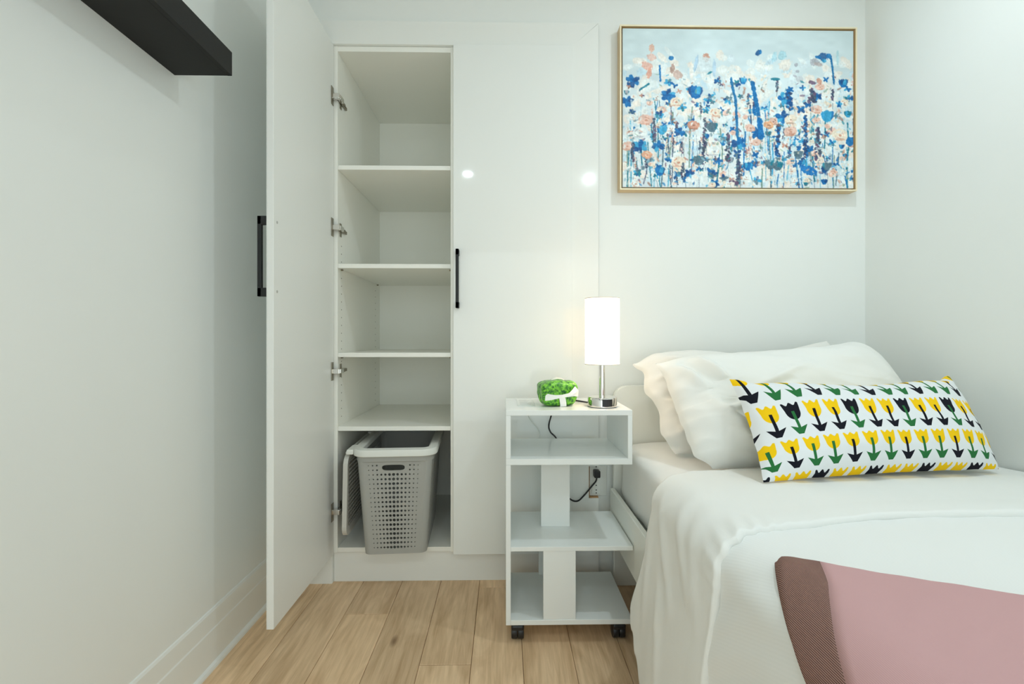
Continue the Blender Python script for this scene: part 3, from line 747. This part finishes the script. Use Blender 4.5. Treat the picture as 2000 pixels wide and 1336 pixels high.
# ------------------------------------------------------------------ bed
bed = thing('bed_frame', 'white single bed frame with rounded headboard against the back wall', 'bed', (.94, .8, 0))
def rrect(x0, x1, z0, z1, r, top_only=True, n=8):
    p = [(x0, z0), (x1, z0)]
    for i in range(n + 1): a = i / n * pi / 2; p.append((x1 - r + r * cos(a), z1 - r + r * sin(a)))
    for i in range(n + 1): a = pi / 2 + i / n * pi / 2; p.append((x0 + r + r * cos(a), z1 - r + r * sin(a)))
    return p
hb = MB().prism(rrect(.430, 1.468, 0, .790, .05), 'Y', 1.822, 1.848)
bmesh.ops.bevel(hb.bm, geom=[e for e in hb.bm.edges if abs(e.verts[0].co.y - e.verts[1].co.y) < 1e-5], offset=.004, segments=2, affect='EDGES')
obj('headboard', hb, M['bedwhite'], bed, True)
obj('side_rail', MB().box(.415, .433, -.18, 1.8215, .205, .388, .002), M['bedwhite'], bed)
obj('side_rail', MB().box(1.449, 1.467, -.18, 1.8215, .205, .388, .002), M['bedwhite'], bed)
obj('footboard', MB().box(.415, 1.467, -.215, -.181, 0, .46, .004), M['bedwhite'], bed)
obj('slat_base', MB().box(.434, 1.448, -.18, 1.82, .30, .335), M['bedwhite'], bed)
# mattress in its fitted sheet
def supere(a, n): return math.copysign(abs(cos(a)) ** (2 / n), cos(a)), math.copysign(abs(sin(a)) ** (2 / n), sin(a))
mt = MB()
def mat_pt(u, v):
    y = -.17 + u * (1.80 + .17)
    a = v * 2 * pi
    cx_, sz_ = supere(a, 9)
    end = min(1, ((1 - abs(2 * u - 1)) / .03)) ** .5 if u in (0, 1) or True else 1
    hx, hz = .500, .1215
    x = .951 + cx_ * hx * (1 - .02 * (1 - end)); z = .458 + sz_ * hz * (.9 + .1 * end)
    if cx_ < -.5:
        x += .006 * noise.noise(Vector((y * 5, z * 9, 2))) + .004 * noise.noise(Vector((y * 14 + z * 22, z * 8, 5)))
        x = max(x, .4345) if z < .39 else x
    if z > .5: z += .004 * noise.noise(Vector((x * 5, y * 5, 8)))
    return Vector((x, y, max(z, .3355)))
vs = mt.grid(90, 120, mat_pt)
bmesh.ops.remove_doubles(mt.bm, verts=mt.bm.verts[:], dist=.0003)
for e_ in (0, 90):
    pass
bmesh.ops.holes_fill(mt.bm, edges=[e for e in mt.bm.edges if e.is_boundary], sides=0)
tag(obj('mattress', mt, M['sheet'], None, True), 'mattress under a white fitted sheet on the bed frame', 'mattress')

# pillows -----------------------------------------------------------
def crease_sum(cr, u, v):
    d = 0
    for (x0, y0, x1, y1, w_, h_) in cr:
        vx, vy = x1 - x0, y1 - y0; L2 = vx * vx + vy * vy
        t_ = max(0, min(1, ((u - x0) * vx + (v - y0) * vy) / L2))
        dd = (u - x0 - vx * t_) ** 2 + (v - y0 - vy * t_) ** 2
        d += h_ * math.exp(-dd / (w_ * w_ * 1.5)) * (sin(pi * min(1, max(0.02, t_ * .9 + .1))) ** .5)
    return d
def pillow(name, TL, TR, BL, BR, T, m, nu=80, nv=50, bow=.05, seed=0, wr=.006, cr=(), pw=.5, ex=3.0, sag=0, back=.6, left=None, top=None):
    TL, TR, BL, BR = map(Vector, (TL, TR, BL, BR))
    n = (TR - TL).cross(TL - BL).normalized()
    if n.y > 0: n = -n
    du_ = (TR - TL).normalized(); dv_ = (TL - BL).normalized()
    mb = MB()
    def pt(a, b, side):
        u, v = a * 2 - 1, b * 2 - 1
        ub = u * (1 - bow * (1 - v * v)); vb = v * (1 - bow * 1.3 * (1 - u * u))
        p = BL.lerp(BR, (ub + 1) / 2).lerp(TL.lerp(TR, (ub + 1) / 2), (vb + 1) / 2)
        if left: p = p + du_ * interp(left, v) * (1 - a) ** 2
        if top: p = p + dv_ * interp(top, u) * b ** 2
        e = ((1 - abs(u) ** ex) * (1 - abs(v) ** ex))
        h_ = T * max(e, 0) ** pw
        if v < 0: h_ *= 1 + sag * (1 - abs(v + .45)) * .6
        edge = max(0, min(1, e * 3))
        wv_ = wr * edge * (noise.noise(Vector((u * 2.2, v * 1.6, seed))) * 1.2 + noise.noise(Vector((u * 5 + v * 2, v * 4, seed + 3))) * .6)
        rg = (1 - abs(noise.noise(Vector((u * 2.6 + v * 1.2, v * 2.2 - u * .5, seed + 21))))) ** 2 * wr * .6
        wv_ += rg * edge + 1.5 * crease_sum(cr, u, v) * edge * (1 if side > 0 else 0)
        w2 = wr * (1 - edge) * noise.noise(Vector((u * 7, v * 5, seed + 9)))
        return p + n * (side * (h_ * (1 if side > 0 else back)) + (wv_ if side > 0 else 0) + w2)
    mb.grid(nu, nv, lambda a, b: pt(a, b, 1)); mb.grid(nu, nv, lambda a, b: pt(a, b, -1))
    bmesh.ops.remove_doubles(mb.bm, verts=mb.bm.verts[:], dist=.0006)
    return obj(name, mb, m, None, True)
def interp(tab, x):
    if x <= tab[0][0]: return tab[0][1]
    for (a, b), (c, d) in zip(tab, tab[1:]):
        if x <= c:
            t_ = (x - a) / (c - a); t_ = t_ * t_ * (3 - 2 * t_) if len(tab) < 8 else t_
            return b + (d - b) * t_
    return tab[-1][1]
p1 = pillow('pillow', (.468, 1.72, .896), (1.262, 1.785, .958), (.560, 1.54, .590), (1.29, 1.56, .590), .085, M['pillow2'], nu=120, nv=80, seed=11, bow=.02, wr=.010, back=.25,
            left=[(-1, .01), (-.6, -.012), (-.1, .012), (.35, -.004), (.75, .022), (1, 0)], top=[(-1, -.015), (-.75, .018), (-.5, .022), (0, -.006), (.5, -.012), (1, .012)],
            cr=[(-.95, .9, -.5, .6, .06, .010), (-.95, .1, -.6, -.1, .05, -.008), (-.9, -.7, -.6, -.4, .05, .010), (-.98, .5, -.7, .35, .05, .008)])
tag(p1, 'white pillow propped against the headboard behind the others, cream in the lamplight', 'pillow', 'white bed pillows')
p2 = pillow('pillow', (.512, 1.565, .893), (1.318, 1.655, .950), (.600, 1.362, .590), (1.40, 1.40, .592), .102, M['pillow'], nu=180, nv=120, seed=31, bow=.012, wr=.010, sag=.15, back=.2,
            left=[(-1, .015), (-.75, -.022), (-.3, -.020), (.3, -.008), (.7, .004), (1, 0)], top=[(-1, 0), (-.7, .012), (-.2, .004), (.4, .002), (.8, .016), (1, .0)],
            cr=[(-.95, .9, -.78, .2, .045, .014), (-.86, .8, -.70, .3, .035, -.016), (-.74, .82, -.62, .35, .035, .014), (-.70, -.1, -.1, .25, .04, -.010), (-.72, -.22, -.2, .05, .04, .009), (-.80, .1, -.66, -.7, .05, .013), (-.6, -.5, -.3, -.85, .06, -.012), (-.75, -.55, -.55, -.9, .045, .012), (.3, .9, .7, .2, .1, .006), (-.5, .1, .1, .55, .05, .008), (-.55, -.05, -.2, -.5, .05, .008)])
tag(p2, 'white pillow leaning at the front, directly behind the tulip print cushion', 'pillow', 'white bed pillows')
cu = pillow('lumbar_cushion', (.657, 1.345, .858), (1.388, 1.425, .858), (.648, 1.150, .617), (1.352, 1.245, .620), .095, M['tulip'], nu=130, nv=80, seed=51, bow=.035, wr=.004, pw=.5, ex=2.6,
            cr=[(.8, .9, .95, .75, .05, .008)], back=.22, top=[(-1, 0), (-.82, -.020), (0, -.040), (.82, -.020), (1, .004)])
tag(cu, 'long lumbar cushion printed with rows of yellow, black and green tulips', 'cushion')

# duvet --------------------------------------------------------------
CXC, RC = .478, .072                          # rounding of the bed edge: centre x and radius
L1, L2 = 1.462 - CXC, RC * pi / 2
def sst(a, b, x): t_ = max(0, min(1, (x - a) / (b - a))); return t_ * t_ * (3 - 2 * t_)
def zt(y): return .597 - .006 * sst(1.1, 1.36, y)
def surf(s, y):
    """point and outward normal of the bed top / side at arc length s from the right wall"""
    z1 = zt(y)
    if s <= L1:
        x = 1.462 - s
        return Vector((x, y, z1 + .006 * sin(pi * min(1, max(0, s / L1))))), Vector((0, 0, 1))
    if s <= L1 + L2:
        a = (s - L1) / RC
        n = Vector((-sin(a), 0, cos(a)))
        return Vector((CXC, y, z1 - RC)) + n * RC, n
    d = s - L1 - L2
    n = Vector((-1, 0, .12)).normalized()
    return Vector((CXC - RC - .11 * d, y, z1 - RC - d * .994)), n
def s_of_x(x): return 1.462 - x
HEM = [(.6, .085), (1.1, .075), (1.2, .078), (1.25, .105), (1.30, .149), (1.34, .205)]
def smax(y, wob=0):
    zh = interp(HEM, y) + wob
    return L1 + L2 + (zt(y) - RC - zh)
YE = [(0, 1.36), (.40, 1.345), (.70, 1.325), (.93, 1.312), (.985, 1.285), (1.03, 1.262), (1.12, 1.255), (1.25, 1.265), (1.40, 1.30), (1.55, 1.335)]
YFD = [(0, .960), (.45, .957), (.70, .952), (.76, .938), (.86, .912), (.94, .902), (L1, .892), (L1 + .05, .872), (L1 + L2, .862), (L1 + .19, .868), (L1 + .36, .872), (L1 + .6, .878)]
def wrinkle(s, y, seed, amp, aniso):
    c, q_ = cos(aniso), sin(aniso)
    a, b = s * c + y * q_, -s * q_ + y * c
    return amp * (noise.noise(Vector((a * 14, b * 3.2, seed))) + .5 * noise.noise(Vector((a * 30, b * 7, seed + 5))))
duv = thing('duvet', 'white duvet spread over the bed with its top folded back', 'duvet', (.93, .6, .60))
# body of the duvet, under the fold
def body_pt(a, b):
    s0 = a ** 1.0
    y0 = -.20 + b * (1.06 + .20)
    sm = smax(y0)
    s = s0 * sm
    y = y0
    p, n = surf(s, y)
    side = sst(L1 - .10, L1 + L2 * .8, s)
    d = wrinkle(s, y, 3, .0022, .5) * (1 - side) + side * (wrinkle(s, y, 7, .0075, -.62) + .006 * noise.noise(Vector((y * 6, s * 2, 3))))
    d += .008 * side * sst(L1 + .25, L1 + .55, s) * sin(y * 21 + 1)
    return p + n * (d + .003)
bd = MB(); bd.grid(150, 110, body_pt, lambda a, b: (a * 1.55, b * 1.2))
obj('duvet_body', bd, M['duvet_body'], duv, True, solid=.014)
def band_pt(a, b):
    """b = 0 at the head edge, 1 where the fold rolls onto the body"""
    smx = smax(interp(YE, a * 1.55))
    # arc position; length of the drop follows the hem
    s = a * (L1 + L2 + .475)
    ye, yf = interp(YE, s) + .008 * noise.noise(Vector((s * 7, 0, 2))), interp(YFD, s)
    corner = math.exp(-((s - (L1 + .02)) / .085) ** 2)
    yf += .004 * corner * sin(s * 190) + .004 * noise.noise(Vector((s * 9, 1, 7)))
    tt = b
    y = ye + (yf - ye) * min(tt / .94, 1)
    sl = smax(y, .012 * sin(y * 26 + .6) + .006 * noise.noise(Vector((y * 12, 3, 3))))
    s = min(s, L1 + L2) if s <= L1 + L2 else L1 + L2 + (s - L1 - L2) / .475 * (sl - L1 - L2)
    p, n = surf(s, y)
    side = sst(L1 - .05, L1 + L2, s)
    th = .008 + .008 * sst(.05, .55, tt)
    if tt > .80:
        k_ = (tt - .80) / .20
        if k_ < .7: th += .0012 * sin(pi * k_ / .7)
        r_ = max(0, (k_ - .7) / .3)
        th *= sqrt(max(0, 1 - r_ * r_)) if r_ < 1 else 0
        if r_ > 0: y2 = y - .007 * sin(r_ * pi / 2); p.y = y2
    e = sst(0, .08, 1 - tt)
    d = wrinkle(s, y, 13, .0025, .2) * (1 - side) + side * (wrinkle(s, y, 17, .0038, -.75) + .004 * noise.noise(Vector((y * 9, s * 3, 4))))
    d += corner * .004 * sin(s * 190 + y * 20) * sst(.75, .96, tt)
    # diagonal pulls running from the fold corner to the hem
    for (s0_, y0_, s1_, y1_, h_) in ((1.02, 1.22, 1.30, 1.02, .007), (1.0, 1.10, 1.22, .93, .007), (1.10, 1.24, 1.45, 1.22, .006), (1.0, 1.0, 1.25, .90, .005), (1.2, 1.15, 1.5, 1.05, .006)):
        vx, vy = s1_ - s0_, y1_ - y0_
        t_ = max(0, min(1, ((s - s0_) * vx + (y - y0_) * vy) / (vx * vx + vy * vy)))
        dd = (s - s0_ - vx * t_) ** 2 + (y - y0_ - vy * t_) ** 2
        d += h_ * math.exp(-dd / .0005) * sin(pi * t_)
    flare = sst(L1 + .22, L1 + .56, s) * (.004 * sin(y * 24 + 1.0))
    return p + n * (th + d * e + flare)
bn = MB(); bn.grid(210, 110, band_pt, lambda a, b: (a * 1.5, b * .5))
obj('folded_band', bn, M['duvet_band'], duv, True, solid=.007)

# throw ---------------------------------------------------------------
thr = thing('throw_blanket', 'dusty pink woven throw with a dark brown border across the bed foot', 'throw', (.9, .4, .62))
O = Vector((.458, .772)); DA = Vector((.905, -.425)); DB = Vector((-.470, -.883))
def throw_pt(la, lb):
    x = O.x + DA.x * la + DB.x * lb; y = O.y + DA.y * la + DB.y * lb
    y += .010 * math.exp(-((la - .045) / .05) ** 2) * math.exp(-lb / .05) - .004 * sin(la * 9)
    s = min(s_of_x(x), L1 + L2 + .4)
    s = max(s, .002)
    p, n = surf(s, y)
    th = .016 * sqrt(max(0, 1 - max(0, 1 - lb / .014) ** 2)) + .004
    th *= (.45 + .55 * sst(0, .012, la))
    d = .0022 * noise.noise(Vector((la * 9, lb * 6, 2))) + .0012 * noise.noise(Vector((la * 28, lb * 20, 5)))
    d += .004 * math.exp(-((la - .02) ** 2 + (lb - .035) ** 2) / .0004)
    return p + n * (th + d)
BWD = .062
t1 = MB(); t1.grid(16, 90, lambda a, b: throw_pt(a * BWD, b * b * .75), lambda a, b: (a * BWD, b * b * .75))
obj('border', t1, M['throw_border'], thr, True, solid=.004)
t2 = MB(); t2.grid(80, 90, lambda a, b: throw_pt(BWD + a * .98, b * b * .75), lambda a, b: (BWD + a * .98, b * b * .75))
obj('pink_field', t2, M['throw_pink'], thr, True, solid=.004)

# ------------------------------------------------------------------ laundry basket
bk = thing('laundry_basket', 'grey perforated laundry basket with white rim inside the wardrobe bottom', 'basket', (-.425, 1.806, .1425), radians(3.5))
BW0, BW1, BD_, BH = .238, .288, .44, .392
YT = -.03                                     # the mouth leans forward of the foot
def ring(v, r, grow=0):
    hw = (BW0 + (BW1 - BW0) * v) / 2 + grow
    y0 = YT * v * .9 - grow; y1 = BD_ - .03 * (1 - v) + grow
    xo = 0
    return xo - hw, xo + hw, y0, y1
RCN = .026
def face_pt(side, u, v):
    x0, x1, y0, y1 = ring(v, RCN); z = v * BH
    if side == 'F': return Vector((x0 + RCN + (x1 - x0 - 2 * RCN) * u, y0, z))
    if side == 'R': return Vector((x1, y0 + RCN + (y1 - y0 - 2 * RCN) * u, z))
    if side == 'B': return Vector((x1 - RCN - (x1 - x0 - 2 * RCN) * u, y1, z))
    return Vector((x0, y1 - RCN - (y1 - y0 - 2 * RCN) * u, z))
def hole_cell(bm, fn, u0, u1, v0, v1, hu, hv, n=8, stad=0):
    """cell with a real hole (half sizes hu, hv in the face's own coordinates)"""
    uc, vc = (u0 + u1) / 2, (v0 + v1) / 2
    out, inn = [], []
    for k in range(n):
        a = 2 * pi * k / n + pi / 4
        c, s = cos(a), sin(a); m_ = max(abs(c), abs(s))
        out.append((uc + c / m_ * (u1 - u0) / 2, vc + s / m_ * (v1 - v0) / 2))
        if stad:
            c2 = math.copysign(abs(c) ** (2 / 5), c); s2 = math.copysign(abs(s) ** (2 / 2.6), s)
            inn.append((uc + hu * c2, vc + hv * s2))
        else: inn.append((uc + hu * c, vc + hv * s))
    O_ = [bm.verts.new(fn(*p)) for p in out]; I_ = [bm.verts.new(fn(*p)) for p in inn]
    for k in range(n): bm.faces.new((O_[k], O_[(k + 1) % n], I_[(k + 1) % n], I_[k]))
def quad(bm, fn, u0, u1, v0, v1):
    bm.faces.new([bm.verts.new(fn(*p)) for p in ((u0, v0), (u1, v0), (u1, v1), (u0, v1))])
bb = MB(); bm = bb.bm
V0, V1, U0, U1 = .045, .915, .045, .925
# front: 13 columns by 18 rows of graded holes with a hand slot
nc, nr = 13, 19
fF = lambda u, v: face_pt('F', u, v)
du, dv = (U1 - U0) / nc, (V1 - V0) / nr
for r in range(nr):
    for c in range(nc):
        if r >= nr - 2 and 3 <= c <= 9: continue
        q_ = abs(c - 6) / 6
        rad = .0060 * (1 - q_) + .0021 * q_
        wz = BW0 - 2 * RCN + (BW1 - BW0) * (V0 + r * dv)
        hole_cell(bm, fF, U0 + c * du, U0 + (c + 1) * du, V0 + r * dv, V0 + (r + 1) * dv, min(rad / wz, du * .46), min(rad / BH, dv * .46))
hole_cell(bm, fF, U0 + 3 * du, U0 + 10 * du, V0 + (nr - 2) * dv, V1, du * 2.75, dv * .62, 24, 1)
for a in ((0, U0, 0, 1), (U1, 1, 0, 1), (U0, U1, 0, V0), (U0, U1, V1, 1)):
    for k in range(6): quad(bm, fF, a[0], a[1], a[2] + (a[3] - a[2]) * k / 6, a[2] + (a[3] - a[2]) * (k + 1) / 6)
for sd in 'RL':
    fS = lambda u, v, sd=sd: face_pt(sd, u, v)
    nc2 = 30; du2 = .92 / nc2
    for r in range(nr):
        for c in range(nc2):
            hole_cell(bm, fS, .04 + c * du2, .04 + (c + 1) * du2, V0 + r * dv, V0 + (r + 1) * dv, .0042 / .37, .0042 / BH)
    for a in ((0, .04, 0, 1), (.96, 1, 0, 1), (.04, .96, 0, V0), (.04, .96, V1, 1)): quad(bm, fS, *a)
fB = lambda u, v: face_pt('B', u, v)
quad(bm, fB, 0, 1, 0, 1)
def corner_pt(k, t_, v):
    x0, x1, y0, y1 = ring(v, RCN); z = v * BH
    cx_, cy_, a0_ = ((x1 - RCN, y0 + RCN, -pi / 2), (x1 - RCN, y1 - RCN, 0), (x0 + RCN, y1 - RCN, pi / 2), (x0 + RCN, y0 + RCN, pi))[k]
    a = a0_ + t_ * pi / 2
    return Vector((cx_ + RCN * cos(a), cy_ + RCN * sin(a), z))
for k in range(4):
    for i in range(14):
        for j in range(3): quad(bm, lambda t_, v, k=k: corner_pt(k, t_, v), i / 14, (i + 1) / 14, j / 3, (j + 1) / 3)
x0, x1, y0, y1 = ring(0, RCN)
bot = []
for k in range(4):
    for i in range(15): bot.append(bm.verts.new(corner_pt(k, i / 14, 0)))
bm.faces.new(bot[::-1])
bmesh.ops.remove_doubles(bm, verts=bm.verts[:], dist=.0002)
obj('basket_body', bb, M['basket'], bk, False, True, solid=.0025, orient=Vector((0, .2, .2)))
def rim_loop(grow, z, r):
    x0, x1, y0, y1 = ring(1, r, grow); pts = []
    for k, (cx_, cy_, a0_) in enumerate(((x1 - r, y0 + r, -pi / 2), (x1 - r, y1 - r, 0), (x0 + r, y1 - r, pi / 2), (x0 + r, y0 + r, pi))):
        for i in range(9):
            a = a0_ + i / 8 * pi / 2; pts.append(Vector((cx_ + r * cos(a), cy_ + r * sin(a), z)))
    return pts
def rim(name, prof, m):
    mb = MB(); Ls = [[mb.bm.verts.new(p) for p in rim_loop(g_, z, RCN + .016 + g_)] for g_, z in prof]
    n = len(Ls[0])
    for a, b in zip(Ls, Ls[1:] + Ls[:1]):
        for i in range(n): mb.bm.faces.new((a[i], a[(i + 1) % n], b[(i + 1) % n], b[i]))
    return obj(name, mb, m, bk, True, True)
rim('collar', [(.0005, BH - .028), (.004, BH - .026), (.004, BH - .002), (.0005, BH - .002)], M['basket'])
rim('rim', [(-.020, BH + .004), (-.018, BH + .018), (-.012, BH + .0225), (.014, BH + .020), (.0165, BH + .014), (.0165, BH - .004), (.014, BH - .006), (-.004, BH - .004)], M['basketrim'])
# hinge bar on the left of the rim and the lid hanging from it
x0, x1, y0, y1 = ring(1, RCN, .0165)
hx = x0
obj('lid_hinge', MB().box(hx - .022, hx + .004, y0 + .03, y0 + .12, BH - .002, BH + .017, .004).box(hx - .022, hx + .004, y1 - .12, y1 - .04, BH - .002, BH + .017, .004).box(hx - .026, hx - .014, y0 + .035, y1 - .045, BH - .003, BH + .011, .004), M['basketrim'], bk, False, True)
LX, LZ1, LZ0 = hx - .021, BH - .006, BH - .318
ly0, ly1 = y0 + .022, y1 - .03
def lid_pt(u, v): return Vector((LX - .006 * (1 - v), ly0 + (ly1 - ly0) * u, LZ0 + (LZ1 - LZ0) * v))
ld = MB()
nu_, nv_ = 22, 16
for i in range(nu_):
    for j in range(nv_):
        hole_cell(ld.bm, lid_pt, .08 + .84 * i / nu_, .08 + .84 * (i + 1) / nu_, .09 + .84 * j / nv_, .09 + .84 * (j + 1) / nv_, .0135, .0185)
bmesh.ops.remove_doubles(ld.bm, verts=ld.bm.verts[:], dist=.0002)
lid = obj('lid', ld, M['baskin'], bk, False, True, solid=.003)
fm = MB()
def rr2(u0, u1, v0, v1, r, n=6):
    p = []
    for cu_, cv_, a0_ in ((u1 - r, v0 + r, -pi / 2), (u1 - r, v1 - r, 0), (u0 + r, v1 - r, pi / 2), (u0 + r, v0 + r, pi)):
        for i in range(n + 1): a = a0_ + i / n * pi / 2; p.append((cu_ + r * cos(a), cv_ + r * sin(a)))
    return p
oy = rr2(ly0, ly1, LZ0, LZ1, .04); iy = rr2(ly0 + .033, ly1 - .033, LZ0 + .028, LZ1 - .022, .022)
lays = []
for pp, xx_ in ((oy, -.010), (oy, .007), (iy, .004), (iy, -.006)):
    lays.append([fm.bm.verts.new((LX + xx_ - .006 * (LZ1 - z) / (LZ1 - LZ0), y, z)) for y, z in pp])
n = len(oy)
for a, b in zip(lays, lays[1:] + lays[:1]):
    for i in range(n): fm.bm.faces.new((a[i], a[(i + 1) % n], b[(i + 1) % n], b[i]))
obj('lid_frame', fm, mat('basket_lid_frame_grey', srgb(196, 195, 189), .45, .4, bump=.03, var=.02), lid, False, True)
